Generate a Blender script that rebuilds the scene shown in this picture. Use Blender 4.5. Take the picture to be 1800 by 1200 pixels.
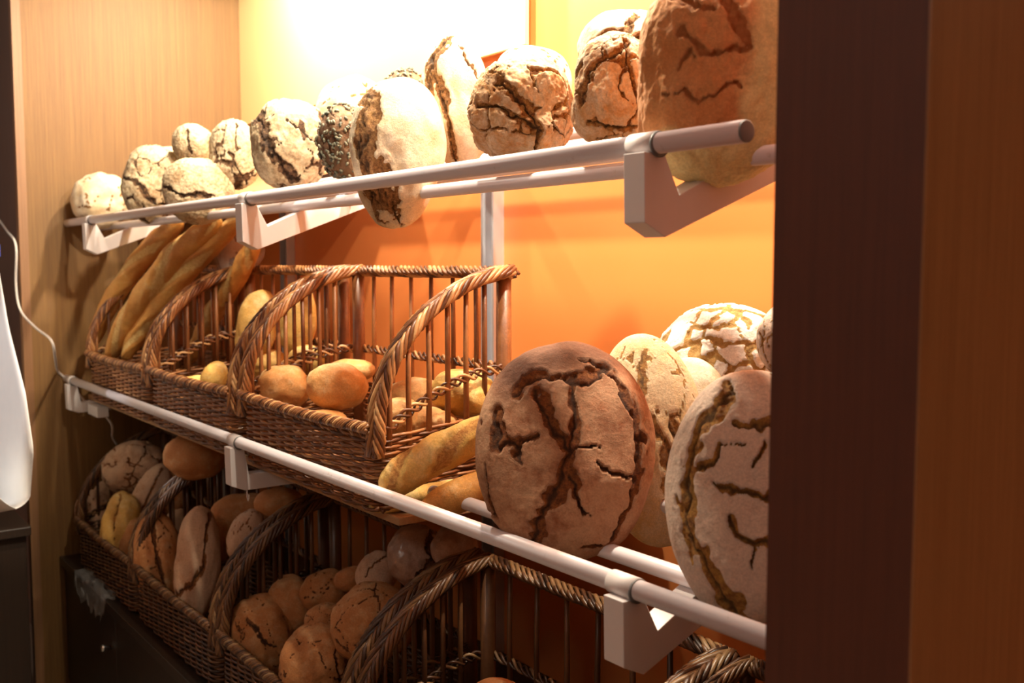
import bpy, bmesh, math, random
from mathutils import Vector, Matrix, noise
for o in list(bpy.data.objects): bpy.data.objects.remove(o)
S = bpy.context.scene
COL = S.collection
R_ = math.radians

# ------------------------------------------------------------------ camera
FPX = 1750.0
TH, PH = R_(36.97), R_(4.41)
CAM = Vector((0, 0, 1.65))
cF = Vector((-math.cos(TH)*math.cos(PH), math.sin(TH)*math.cos(PH), -math.sin(PH)))
cR = Vector((math.sin(TH), math.cos(TH), 0))
cU = cR.cross(cF)
cd = bpy.data.cameras.new('camera'); cam = bpy.data.objects.new('camera', cd); COL.objects.link(cam)
m = Matrix((cR, cU, -cF)).transposed().to_4x4(); m.translation = CAM
cam.matrix_world = m
cd.sensor_width = 36; cd.lens = FPX/1800*36; cd.clip_start = .02
cd.dof.use_dof = True; cd.dof.focus_distance = 1.75; cd.dof.aperture_fstop = 5.0
S.camera = cam

# ------------------------------------------------------------------ light, world, exposure
S.view_settings.view_transform = 'Standard'; S.view_settings.look = 'None'
S.view_settings.gamma = 1; S.view_settings.use_curve_mapping = False
S.view_settings.exposure = -0.12
w = bpy.data.worlds.new('world'); S.world = w; w.use_nodes = True
w.node_tree.nodes['Background'].inputs[0].default_value = (.9, .75, .65, 1)
w.node_tree.nodes['Background'].inputs[1].default_value = .02

def spot(name, loc, target, power, col, size, blend=.5, rad=.03):
    l = bpy.data.lights.new(name, 'SPOT'); l.energy = power; l.color = col
    l.spot_size = R_(size); l.spot_blend = blend; l.shadow_soft_size = rad
    o = bpy.data.objects.new(name, l); COL.objects.link(o); o.location = loc
    o.rotation_euler = (Vector(target)-Vector(loc)).to_track_quat('-Z', 'Y').to_euler()
    return o
def area(name, loc, target, power, col, size, sy=None):
    l = bpy.data.lights.new(name, 'AREA'); l.energy = power; l.color = col; l.size = size
    if sy: l.shape = 'RECTANGLE'; l.size_y = sy
    o = bpy.data.objects.new(name, l); COL.objects.link(o); o.location = loc
    o.rotation_euler = (Vector(target)-Vector(loc)).to_track_quat('-Z', 'Y').to_euler()
    return o
WARM = (1.0, .87, .66)
LAMPS = [((-3.05, 1.34, 2.83), (-3.05, 1.40, 1.2), 125), ((-2.10, 1.02, 2.83), (-2.10, 1.15, 1.2), 135),
         ((-1.35, .82, 2.83), (-1.25, 1.0, 1.2), 85), ((-1.10, 1.36, 2.83), (-1.10, 1.36, 1.2), 160)]
for i, (a, b, p) in enumerate(LAMPS):
    spot('cabinet_spot', a, b, p, WARM, 176, .15, .03)
area('shop_ceiling_fill', (-1.0, -1.3, 2.8), (-1.3, .6, 1.4), 10, (1.0, .92, .82), .8, .5)
area('shop_ceiling_fill', (1.3, .2, 2.8), (1.2, .8, 0), 12, (1.0, .82, .62), .6, .6)  # fill added to light the unseen next bay mirrored in the pillar
area('shop_ceiling_fill', (-4.7, -.7, 2.8), (-4.7, .9, 1.3), 10, (1.0, .9, .82), .5, .5)
spot('paper_fill_spot', (-3.3, -.9, 2.8), (-3.35, .6, 1.25), 130, (1.0, .97, .95), 16, .5, .05)  # unseen narrow spot added only to brighten the paper sheet

def ray(px, py): return cF + cR*((px-900)/FPX) - cU*((py-600)/FPX)
def P(px, py, X=None, Y=None, Z=None, D=None):
    r = ray(px, py)
    t = (X-CAM.x)/r.x if X is not None else (Y-CAM.y)/r.y if Y is not None else (Z-CAM.z)/r.z if Z is not None else D
    return CAM + r*t

# ------------------------------------------------------------------ materials
def lin(c):
    c = tuple(x/255 for x in c)
    return tuple((x/12.92 if x <= .04045 else ((x+.055)/1.055)**2.4) for x in c) + (1,)
class NT:
    def __init__(s, name):
        s.m = bpy.data.materials.new(name); s.m.use_nodes = True; s.t = s.m.node_tree
        s.b = s.t.nodes['Principled BSDF']
    def n(s, typ, **kw):
        x = s.t.nodes.new(typ)
        for k, v in kw.items():
            if k.startswith('i_'): x.inputs[int(k[2:])].default_value = v
            else: setattr(x, k, v)
        return x
    def l(s, a, b): s.t.links.new(a, b)
    def noise(s, scale, detail=4, rough=.6, vec=None, mscale=None):
        x = s.n('ShaderNodeTexNoise'); x.inputs['Scale'].default_value = scale
        x.inputs['Detail'].default_value = detail; x.inputs['Roughness'].default_value = rough
        if vec is None:
            tc = s.n('ShaderNodeTexCoord'); vec = tc.outputs['Object']
        if mscale:
            mp = s.n('ShaderNodeMapping'); mp.inputs['Scale'].default_value = mscale; s.l(vec, mp.inputs[0]); vec = mp.outputs[0]
        s.l(vec, x.inputs['Vector']); return x.outputs[0]
    def ramp(s, fac, stops):
        r = s.n('ShaderNodeValToRGB'); e = r.color_ramp.elements
        while len(e) < len(stops): e.new(.5)
        for q, (p, c) in zip(e, stops): q.position = p; q.color = c if len(c) == 4 else tuple(c)+(1,)
        s.l(fac, r.inputs[0]); return r.outputs[0]
    def mix(s, fac, a, b):
        x = s.n('ShaderNodeMix', data_type='RGBA')
        for v, i in ((fac, 0), (a, 6), (b, 7)):
            if isinstance(v, (int, float, tuple)): x.inputs[i].default_value = v
            else: s.l(v, x.inputs[i])
        return x.outputs[2]
    def math(s, op, a, b=0.0, clamp=False):
        x = s.n('ShaderNodeMath', operation=op); x.use_clamp = clamp
        for v, i in ((a, 0), (b, 1)):
            if isinstance(v, (int, float)): x.inputs[i].default_value = v
            else: s.l(v, x.inputs[i])
        return x.outputs[0]
    def attr(s, name): return s.n('ShaderNodeAttribute', attribute_name=name).outputs['Fac']
    def bump(s, h, strength, dist):
        b = s.n('ShaderNodeBump'); b.inputs['Strength'].default_value = strength; b.inputs['Distance'].default_value = dist
        s.l(h, b.inputs['Height']); s.l(b.outputs[0], s.b.inputs['Normal'])
    def set(s, **kw):
        for k, v in kw.items():
            k = {'col': 'Base Color', 'rough': 'Roughness', 'metal': 'Metallic', 'coat': 'Coat Weight', 'coatr': 'Coat Roughness', 'trans': 'Transmission Weight', 'ior': 'IOR', 'alpha': 'Alpha', 'spec': 'Specular IOR Level'}[k]
            if isinstance(v, (int, float, tuple)): s.b.inputs[k].default_value = v
            else: s.l(v, s.b.inputs[k])
        return s.m

BW = (0, 0, 0); WH = (1, 1, 1)
def bread_mat(name, c1, c2, crack, crumb, flour=.3, fscale=60, fcol=(232, 215, 195), pale=(225, 200, 150), rough=.75, coat=0):
    t = NT(name)
    base = t.mix(t.ramp(t.noise(9, 5), [(.35, BW), (.65, WH)]), lin(c1), lin(c2))
    fine = t.noise(fscale, 6, .75)
    big = t.noise(14, 3)
    thr = 1-flour
    f = t.math('ADD', t.math('MULTIPLY', fine, .55), t.math('MULTIPLY', big, .6))
    fm = t.ramp(f, [(max(0, .15+.65*thr-.10), BW), (min(1, .15+.65*thr+.10), WH)])
    base = t.mix(t.attr('pale'), base, lin(pale))
    base = t.mix(t.math('MULTIPLY', fm, t.math('SUBTRACT', .8, t.math('MULTIPLY', t.attr('bake'), .72))), base, lin(fcol))
    base = t.mix(t.math('MULTIPLY', t.attr('bake'), .7), base, lin(tuple(v*.62 for v in c1)))  # loaf top painted darker: unfloured crust plus shade put into the colour
    dots = t.ramp(t.noise(260, 3, .8), [(.42, (.72, .72, .72)), (.6, WH)])
    mm = t.n('ShaderNodeMix', data_type='RGBA', blend_type='MULTIPLY'); mm.inputs[0].default_value = .6
    t.l(base, mm.inputs[6]); t.l(dots, mm.inputs[7]); base = mm.outputs[2]
    ck = t.attr('crack')
    inner = t.mix(t.ramp(t.noise(120, 5, .8), [(.4, BW), (.62, WH)]), lin(crack), lin(crumb))
    jag = t.math('ADD', ck, t.math('MULTIPLY', t.math('SUBTRACT', t.noise(110, 4, .7), .5), .55))
    inner = t.mix(t.math('MULTIPLY', t.attr('fissure'), .8), inner, lin(tuple(v*.45 for v in crack)))
    cm = t.ramp(jag, [(.38, BW), (.52, WH)])
    col = t.mix(cm, base, inner)
    bh = t.math('ADD', t.math('MULTIPLY', fine, .5), t.math('MULTIPLY', t.noise(170, 6, .8), t.math('ADD', t.math('MULTIPLY', ck, 1.6), .25)))
    t.bump(bh, .8, .006)
    return t.set(col=col, rough=rough, coat=coat, coatr=.25)

M = {}
M['rye'] = bread_mat('rye_crust', (140, 82, 48), (172, 112, 74), (112, 58, 22), (170, 100, 42), .40, 45, (204, 160, 124))
M['ryelight'] = bread_mat('floured_rye_crust', (176, 126, 92), (196, 156, 124), (156, 100, 44), (214, 160, 74), .62, 40, (226, 204, 186))
M['gold'] = bread_mat('golden_country_crust', (222, 180, 118), (234, 202, 148), (150, 98, 44), (204, 152, 80), .42, 50, (230, 206, 170))
M['rustic'] = bread_mat('rustic_torn_crust', (190, 132, 76), (216, 172, 112), (138, 80, 34), (220, 160, 84), .34, 70, (226, 204, 176))
M['pale'] = bread_mat('pale_floured_crust', (222, 196, 156), (236, 214, 178), (128, 84, 46), (196, 146, 88), .35, 30, (242, 230, 206), rough=.8)
M['oat'] = bread_mat('oat_flake_crust', (142, 112, 78), (178, 150, 110), (70, 46, 30), (136, 100, 66), .40, 110, (222, 206, 172))
M['dark'] = bread_mat('dark_seeded_crust', (98, 70, 50), (146, 112, 82), (64, 40, 26), (134, 88, 48), .15, 70, (176, 156, 126))
M['tin'] = bread_mat('brown_tin_loaf_crust', (204, 134, 74), (222, 160, 104), (190, 118, 62), (204, 132, 74), .0, 40, pale=(232, 212, 152))
M['roll'] = bread_mat('golden_roll_crust', (212, 150, 86), (228, 178, 112), (170, 108, 52), (206, 150, 84), .18, 50, (240, 216, 170), rough=.6)
M['brownroll'] = bread_mat('brown_roll_crust', (186, 122, 70), (206, 146, 92), (92, 50, 24), (150, 92, 44), .22, 60, (214, 176, 132), rough=.7)
M['pinkroll'] = bread_mat('dusty_roll_crust', (186, 138, 104), (206, 162, 128), (130, 76, 40), (176, 112, 60), .5, 50, (220, 186, 158), rough=.7)
M['baguette'] = bread_mat('baguette_crust', (206, 138, 62), (226, 172, 92), (214, 170, 96), (238, 206, 138), .08, 50, (244, 222, 170), rough=.55)
M['yellow'] = bread_mat('yellow_loaf_crust', (216, 168, 84), (230, 190, 110), (176, 118, 56), (220, 170, 96), .2, 40, (242, 222, 164), rough=.6)
M['patch'] = bread_mat('flour_patched_crust', (240, 226, 206), (246, 236, 222), (196, 150, 84), (222, 184, 118), .6, 60, (250, 244, 236), rough=.85)
M['wrapped'] = bread_mat('film_wrapped_crust', (150, 110, 90), (176, 134, 110), (116, 70, 44), (150, 96, 56), .35, 40, (190, 158, 138), rough=.5, coat=.8)

t = NT('pumpkin_seed'); M['seed'] = t.set(col=t.mix(t.attr('tone'), lin((66, 70, 60)), lin((140, 138, 118))), rough=.5)
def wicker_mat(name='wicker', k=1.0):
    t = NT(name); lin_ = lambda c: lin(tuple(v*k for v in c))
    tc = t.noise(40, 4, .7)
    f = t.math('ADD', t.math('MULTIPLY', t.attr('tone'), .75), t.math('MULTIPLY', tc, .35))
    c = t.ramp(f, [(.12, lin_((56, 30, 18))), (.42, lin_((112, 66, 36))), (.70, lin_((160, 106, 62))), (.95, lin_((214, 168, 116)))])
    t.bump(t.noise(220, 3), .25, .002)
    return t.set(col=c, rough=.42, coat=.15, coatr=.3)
M['wicker'] = wicker_mat(); M['wickershade'] = wicker_mat('shaded_wicker', .68)  # second wicker scaled down: bottom-row shade put into the colour
def wood_mat(name, c1, c2, rough=.4, coat=0.0, coatr=.2, sc=(60, 60, 1.2)):
    t = NT(name)
    a = t.noise(2.2, 6, .65, mscale=sc); b = t.noise(5, 5, .75, mscale=tuple(q*1.6 for q in sc))
    f = t.math('ADD', t.math('MULTIPLY', a, .6), t.math('MULTIPLY', b, .45))
    c = t.ramp(f, [(.36, lin(c1)), (.66, lin(c2))])
    t.bump(b, .12, .002)
    return t.set(col=c, rough=rough, coat=coat, coatr=coatr)
M['woodpanel'] = wood_mat('brown_wood_veneer', (100, 68, 33), (124, 90, 46), .6, 0)
M['woodtrim'] = wood_mat('light_wood_edging', (118, 82, 54), (138, 100, 68), .5)
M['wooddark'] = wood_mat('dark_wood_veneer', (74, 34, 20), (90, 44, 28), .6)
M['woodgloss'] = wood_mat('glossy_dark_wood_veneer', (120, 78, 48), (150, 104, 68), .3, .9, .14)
M['cabwood'] = wood_mat('base_cabinet_wood', (28, 19, 13), (44, 30, 21), .45, .15)
M['slat'] = wood_mat('pine_slat', (150, 112, 76), (180, 140, 100), .6, sc=(1.2, 60, 60))
t = NT('orange_panel'); M['orange'] = t.set(col=t.mix(t.noise(3, 3), lin((240, 144, 78)), lin((243, 148, 82))), rough=.36)
t = NT('painted_steel'); c = t.mix(t.ramp(t.noise(40, 5, .7), [(.62, BW), (.75, WH)]), lin((224, 218, 224)), lin((196, 186, 186)))
M['steel'] = t.set(col=c, rough=.34, metal=.1)
t = NT('bracket_steel'); M['bracket'] = t.set(col=t.mix(t.noise(30, 4), lin((214, 206, 206)), lin((222, 216, 216))), rough=.5)
t = NT('grey_plastic_cap'); M['cap'] = t.set(col=t.mix(t.noise(60, 3), lin((96, 94, 96)), lin((116, 114, 114))), rough=.5)
t = NT('aluminium'); M['alu'] = t.set(col=t.mix(t.noise(12, 3), lin((196, 200, 210)), lin((214, 218, 226))), rough=.35, metal=.6)
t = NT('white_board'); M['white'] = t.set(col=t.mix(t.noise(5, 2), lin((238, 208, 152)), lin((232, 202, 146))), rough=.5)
t = NT('white_paper'); M['paper'] = t.set(col=t.mix(t.noise(14, 3), lin((238, 238, 236)), lin((226, 226, 226))), rough=.6)
t = NT('white_cable'); M['cable'] = t.set(col=t.mix(t.noise(50, 2), lin((214, 208, 204)), lin((196, 188, 184))), rough=.45)
t = NT('clear_film'); t.bump(t.noise(18, 3), .6, .01)
M['film'] = t.set(col=(.8, .8, .8, 1), rough=.15, spec=1.0, alpha=.14)
t = NT('chrome_knob'); M['chrome'] = t.set(col=t.mix(t.noise(9, 2), lin((200, 200, 200)), lin((220, 220, 220))), rough=.2, metal=1.0)
t = NT('dull_plaster'); M['plaster'] = t.set(col=t.mix(t.noise(4, 4), lin((150, 110, 84)), lin((166, 126, 98))), rough=.8)
t = NT('floor_tile'); M['floor'] = t.set(col=t.mix(t.noise(6, 4), lin((120, 104, 92)), lin((140, 124, 110))), rough=.4)
t = NT('ceiling_paint'); M['ceil'] = t.set(col=t.mix(t.noise(4, 3), lin((196, 180, 160)), lin((206, 190, 170))), rough=.8)
t = NT('grey_strip'); M['strip'] = t.set(col=t.mix(t.noise(3, 4, mscale=(20, 20, 1)), lin((92, 70, 62)), lin((128, 106, 94))), rough=.5)
t = NT('blue_print'); M['blue'] = t.set(col=t.mix(t.noise(5, 2), lin((40, 60, 160)), lin((50, 74, 176))), rough=.5)

# ------------------------------------------------------------------ mesh helpers
class MB:
    def __init__(s): s.v = []; s.f = []; s.t = []
    def box(s, x0, x1, y0, y1, z0, z1):
        b = len(s.v)
        s.v += [(x, y, z) for z in (z0, z1) for y in (y0, y1) for x in (x0, x1)]
        s.f += [tuple(b+i for i in q) for q in ((0, 2, 3, 1), (4, 5, 7, 6), (0, 1, 5, 4), (2, 6, 7, 3), (0, 4, 6, 2), (1, 3, 7, 5))]
        s.t += [.5]*8
    def prism(s, prof, x0, x1):      # (y,z) outline extruded along x
        b = len(s.v); n = len(prof)
        s.v += [(x0, y, z) for y, z in prof] + [(x1, y, z) for y, z in prof]
        s.f += [tuple(range(b, b+n)), tuple(range(b+2*n-1, b+n-1, -1))]
        s.f += [(b+i, b+n+i, b+n+(i+1) % n, b+(i+1) % n) for i in range(n)]
        s.t += [.5]*(2*n)
    def tube(s, pts, r, n=5, tone=.5, closed=False, flat=1.0):
        pts = [Vector(p) for p in pts]; L = len(pts); b = len(s.v)
        up = None
        for i, p in enumerate(pts):
            if closed: d = pts[(i+1) % L]-pts[i-1]
            else: d = pts[min(i+1, L-1)]-pts[max(i-1, 0)]
            if d.length < 1e-9: d = Vector((0, 0, 1))
            d.normalize()
            if up is None: up = Vector((0, 0, 1)) if abs(d.z) < .9 else Vector((1, 0, 0))
            u = up - d*up.dot(d)
            if u.length < 1e-4: u = d.orthogonal()
            u.normalize(); up = u; q = d.cross(u)
            rr = r[i] if isinstance(r, (list, tuple)) else r
            for k in range(n):
                a = 2*math.pi*k/n
                s.v.append(tuple(p + u*(math.cos(a)*rr) + q*(math.sin(a)*rr*flat)))
            s.t += [tone]*n
        m_ = L if closed else L-1
        for i in range(m_):
            j = (i+1) % L
            for k in range(n):
                k2 = (k+1) % n
                s.f.append((b+i*n+k, b+i*n+k2, b+j*n+k2, b+j*n+k))
        if not closed:
            s.f.append(tuple(b+k for k in range(n-1, -1, -1))); s.f.append(tuple(b+(L-1)*n+k for k in range(n)))
    def build(s, name, mat, parent=None, smooth=True, bevel=0):
        me = bpy.data.meshes.new(name); me.from_pydata(s.v, [], s.f); me.update()
        a = me.attributes.new('tone', 'FLOAT', 'POINT'); a.data.foreach_set('value', s.t)
        me.materials.append(mat)
        if smooth: me.polygons.foreach_set('use_smooth', [True]*len(me.polygons))
        o = bpy.data.objects.new(name, me); COL.objects.link(o)
        if parent: o.parent = parent
        if bevel:
            md = o.modifiers.new('bevel', 'BEVEL'); md.width = bevel; md.segments = 2; md.limit_method = 'ANGLE'
        return o
def tag(o, label=None, cat=None, group=None, kind=None):
    if label: o['label'] = label
    if cat: o['category'] = cat
    if group: o['group'] = group
    if kind: o['kind'] = kind
    return o
def empty(name, loc): o = bpy.data.objects.new(name, None); COL.objects.link(o); o.location = loc; o.empty_display_size = .05; return o
def boxo(name, mat, dims, parent=None, bevel=0, kind=None):
    b = MB(); b.box(*dims); o = b.build(name, mat, parent, smooth=False, bevel=bevel)
    if kind: o['kind'] = kind
    return o

# ------------------------------------------------------------------ setting
XL, WY, CEIL, LZ = -3.95, 1.625, 2.86, .56
PF = .75            # front of the side panels
boxo('wall_back', M['orange'], (XL-.04, .4, WY, WY+.04, 0, CEIL), kind='structure')
# left side panel
boxo('wall_left', M['woodpanel'], (XL-.04, XL, PF+.03, WY, 0, CEIL), kind='structure')
boxo('trim_1', M['woodtrim'], (XL-.04, XL+.002, PF, PF+.03, 0, CEIL), kind='structure')
# right pillar: front face and glossy side
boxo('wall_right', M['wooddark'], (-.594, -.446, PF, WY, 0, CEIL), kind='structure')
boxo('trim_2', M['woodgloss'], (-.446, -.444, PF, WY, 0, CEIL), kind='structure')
boxo('ceiling', M['ceil'], (-6.2, 2.4, -3.2, WY+.04, CEIL+.04, CEIL+.1), kind='structure')
boxo('trim_3', M['wooddark'], (XL-.04, -.46, PF, WY, CEIL, CEIL+.04), kind='structure')
boxo('floor', M['floor'], (-6.2, 2.4, -3.2, WY+.04, -.05, 0), kind='structure')
boxo('wall_front', M['plaster'], (-6.2, 2.4, -3.25, -3.2, 0, CEIL+.1), kind='structure')
boxo('wall_side', M['plaster'], (2.4, 2.45, -3.2, WY, 0, CEIL+.1), kind='structure')
boxo('wall_far', M['strip'], (-6.25, -6.2, -3.2, WY, 0, CEIL+.1), kind='structure')
boxo('trim_4', M['strip'], (-6.2, -4.02, .92, .96, 0, CEIL), kind='structure')
boxo('trim_5', M['wooddark'], (-4.018, XL-.045, .80, .96, 0, CEIL), kind='structure')
boxo('wall_rear', M['plaster'], (.4, 2.45, WY, WY+.04, 0, CEIL), kind='structure')

# wall uprights
def upright(x, label):
    e = empty('wall_upright', (x, WY, LZ)); tag(e, label, 'shelf upright', 'aluminium uprights on the orange wall')
    b = MB(); h = 1.92-LZ
    b.prism([(0, 0), (-.035, 0), (-.035, h), (0, h)], -.03, -.022)
    b.prism([(0, 0), (-.035, 0), (-.035, h), (0, h)], .022, .03)
    b.prism([(0, 0), (-.006, 0), (-.006, h), (0, h)], -.022, .022)
    b.build('channel', M['alu'], e, False)
    b = MB(); b.box(-.004, .004, -.012, -.006, .02, h-.02); b.build('slot_strip', M['steel'], e, False)
upright(-3.56, 'silver aluminium upright on orange wall behind the leftmost wicker basket')
upright(-2.225, 'silver aluminium upright on orange wall behind the middle basket with golden rolls')

# white board high on wall
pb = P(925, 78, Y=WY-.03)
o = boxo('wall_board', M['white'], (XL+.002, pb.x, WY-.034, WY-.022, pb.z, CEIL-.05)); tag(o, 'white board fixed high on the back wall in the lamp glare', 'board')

# ------------------------------------------------------------------ shelves
TR = .0135
def rail(name, x0, x1, y, z, r, parent, capleft=False, capright=False):
    b = MB(); b.tube([(x0, y, z), (x1, y, z)], r, 28); o = b.build(name, M['steel'], parent)
    for p in o.data.polygons:
        if len(p.vertices) > 4: p.use_smooth = False
    for flag, x, s in ((capleft, x0, -1), (capright, x1, 1)):
        if flag:
            c = MB(); c.tube([(x-.001*s, y, z), (x+.0025*s, y, z), (x+.003*s, y, z)], [r*.96, r*.96, r*.86], 28); c.build('end_cap', M['cap'], o)
    return o
def bracket(x, yf, zf, parent, rising=True, ywall=WY-.036):
    wd = .019
    if rising:
        yt = yf+.122; zt = zf-.012-TR          # arm top under second rail
        sl = .37
        z0 = zt - sl*(.07)
        prof = [(yf-.024, zf-.012), (yf+.012, zf-.012), (yf+.040, z0-.012), (yt, zt), (ywall, zt+sl*(ywall-yt)),
                (ywall, zt+sl*(ywall-yt)-.05), (yf+.015, zf-.118), (yf-.022, zf-.100)]
    else:
        prof = [(yf-.024, zf-.012), (yf+.010, zf-.012), (yf+.022, zf-.080), (ywall, zf-.080), (ywall, zf-.118), (yf+.012, zf-.118), (yf-.022, zf-.104)]
    b = MB(); b.prism(prof, x-wd, x+wd); o = b.build('bracket', M['bracket'], parent, False, .0012)
    b = MB()
    b.tube([(x-.026, yf, zf), (x+.020, yf, zf)], TR+.0022, 28)
    c = b.build('collar', M['bracket'], o)
    b = MB(); b.tube([(x+.020, yf, zf-.0015), (x+.023, yf, zf-.0015)], TR+.003, 28); b.build('gasket', M['cap'], o)
    return o
TY, TZ = .913, 1.803
sh = empty('tube_shelf', (-2.35, TY, TZ)); tag(sh, 'upper bread shelf of grey steel tubes holding round country loaves', 'shelf')
sh.location = (0, 0, 0)
rail('front_rail', XL+.002, -.766, TY, TZ, TR, sh, False, True)
rail('support_rail', XL+.002, -.60, 1.035, 1.790, TR*.93, sh)
for yy, zz, rr in ((1.165, 1.835, TR*.93), (1.30, 1.884, TR*.93), (1.515, 1.955, .021)): rail('support_rail', XL+.002, -.60, yy, zz, rr, sh)
for x in (-3.62, -2.235, -.925): bracket(x, TY, TZ, sh)
MY, MZ = .893, 1.228
sm = empty('tube_shelf', (0, 0, 0)); tag(sm, 'lower bread shelf of grey steel tubes carrying wicker baskets and big rye loaves', 'shelf')
rail('front_rail', XL+.002, -.596, MY, MZ, TR, sm, True)
rail('support_rail', -1.60, -.596, 1.015, 1.214, TR*.93, sm, True)
rail('support_rail', -1.60, -.596, 1.150, 1.262, TR*.93, sm, True)
rail('support_rail', -1.60, -.596, 1.290, 1.312, TR*.93, sm, True)
bracket(-.935, MY, MZ, sm)
b2 = bracket(-2.285, MY, MZ, sm, False); b1 = bracket(-3.86, MY, MZ, sm, False, 1.02)
h = MB(); hp = [(-2.266+.01, .905, 1.112), (-2.266+.01, .905, 1.095), (-2.262+.012, .905, 1.088), (-2.245, .905, 1.095), (-2.245, .905, 1.104)]
h.tube(hp, .0015, 6); h.build('wire_hook', M['bracket'], b2)
boxo('steel_channel', M['bracket'], (-3.83, -3.70, .935, .975, 1.105, 1.143), sm, .002)
boxo('wooden_board', M['slat'], (-3.90, -1.63, .955, 1.61, 1.150, 1.166), sm, .002)
b9 = MB(); b9.prism([(1.24, 1.309), (1.61, 1.446), (1.61, 1.454), (1.24, 1.317)], -1.60, -.60); b9.build('shade_board', M['slat'], sm, False)  # hidden board added behind the loaves to darken the wall below
bt = MB(); bt.prism([(1.17, 1.856), (1.60, 2.004), (1.60, 2.010), (1.17, 1.862)], XL+.004, -2.7); bt.build('shade_board', M['slat'], sh, False)  # hidden board added to keep lamp light off the left panel

# ------------------------------------------------------------------ base cabinet
cb = empty('base_cabinet', (-2.2, .857, 0)); tag(cb, 'dark brown wooden base cabinet under the lowest row of baskets', 'cabinet')
x0, x1 = XL+.004, -.598
def cbx(n, mt, d, p=cb, bv=.002): d = (d[0]+2.2, d[1]+2.2, d[2]-.857, d[3]-.857, d[4], d[5]); return boxo(n, mt, d, p, bv)
cbx('top', M['cabwood'], (x0, x1, .845, WY-.002, LZ-.03, LZ))
cbx('carcass', M['cabwood'], (x0, x1, .885, WY-.002, .08, LZ-.031))
cbx('plinth', M['cabwood'], (x0, x1, .93, WY-.002, 0, .079))
nd = 5; dw = (x1-x0)/nd
for k in range(nd):
    d = cbx('door', M['cabwood'], (x0+k*dw+.002, x0+(k+1)*dw-.002, .862, .884, .085, LZ-.036))
    for j, kz in ((0, .40),):
        kx = x0+k*dw+dw-.06
        c = MB(); c.tube([(kx+2.2, .862-.857, kz), (kx+2.2, .848-.857, kz), (kx+2.2, .840-.857, kz), (kx+2.2, .832-.857, kz)], [.005, .005, .012, .010], 16); c.build('knob', M['chrome'], d)

# ------------------------------------------------------------------ wicker baskets
BWD, BD, BH, BF = .678, .345, .478, .165
random.seed(3)
def braid(b, path, n, amp_l, amp_v, period, r, side, dens=None, twist=False):
    """strands weaving around a path; side = function giving lateral unit vector"""
    pts = [Vector(p) for p in path]
    L = [0]
    for i in range(1, len(pts)): L.append(L[-1]+(pts[i]-pts[i-1]).length)
    N = max(12, int(L[-1]/(period/14)))
    def at(s):
        s = max(0, min(L[-1], s))
        for i in range(1, len(L)):
            if s <= L[i] or i == len(L)-1:
                f = (s-L[i-1])/max(1e-9, L[i]-L[i-1]); return pts[i-1].lerp(pts[i], f)
    for k in range(n):
        out = []; ph = k/n*2*math.pi
        for q in range(N+1):
            s = L[-1]*q/N; p = at(s); d = (at(s+.004)-at(s-.004)).normalized()
            lat = side(s/L[-1]).normalized(); lat = (lat-d*lat.dot(d)).normalized(); v = d.cross(lat)
            a = 2*math.pi*s/period+ph
            if twist: off = lat*math.cos(a)*amp_l + v*math.sin(a)*amp_v
            else: off = lat*math.sin(a)*amp_l + v*math.sin(2*a)*amp_v
            out.append(p+off)
        b.tube(out, r*random.uniform(.85, 1.15), 5, random.random())
def rrect(hx, hy, r, n):
    """perimeter of rounded rectangle at equal spacing, starting front middle, ccw"""
    segs = []; pts = []
    def arc(cx, cy, a0):
        for k in range(9):
            a = a0+math.pi/2*k/8; pts.append(Vector((cx+r*math.cos(a), cy+r*math.sin(a), 0)))
    arc(hx-r, -hy+r, -math.pi/2); arc(hx-r, hy-r, 0); arc(-hx+r, hy-r, math.pi/2); arc(-hx+r, -hy+r, math.pi)
    pts.append(pts[0]); L = [0]
    for i in range(1, len(pts)): L.append(L[-1]+(pts[i]-pts[i-1]).length)
    out = []; j = 1
    for k in range(n):
        s = L[-1]*k/n
        while L[j] < s: j += 1
        f = (s-L[j-1])/(L[j]-L[j-1]); p = pts[j-1].lerp(pts[j], f); out.append(p)
    return out, L[-1]
def side_curve(u):          # height of the side rim, u = 0 front .. 1 back
    return BF + (BH-BF)*(1-(1-u)**2.6)**.62
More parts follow.
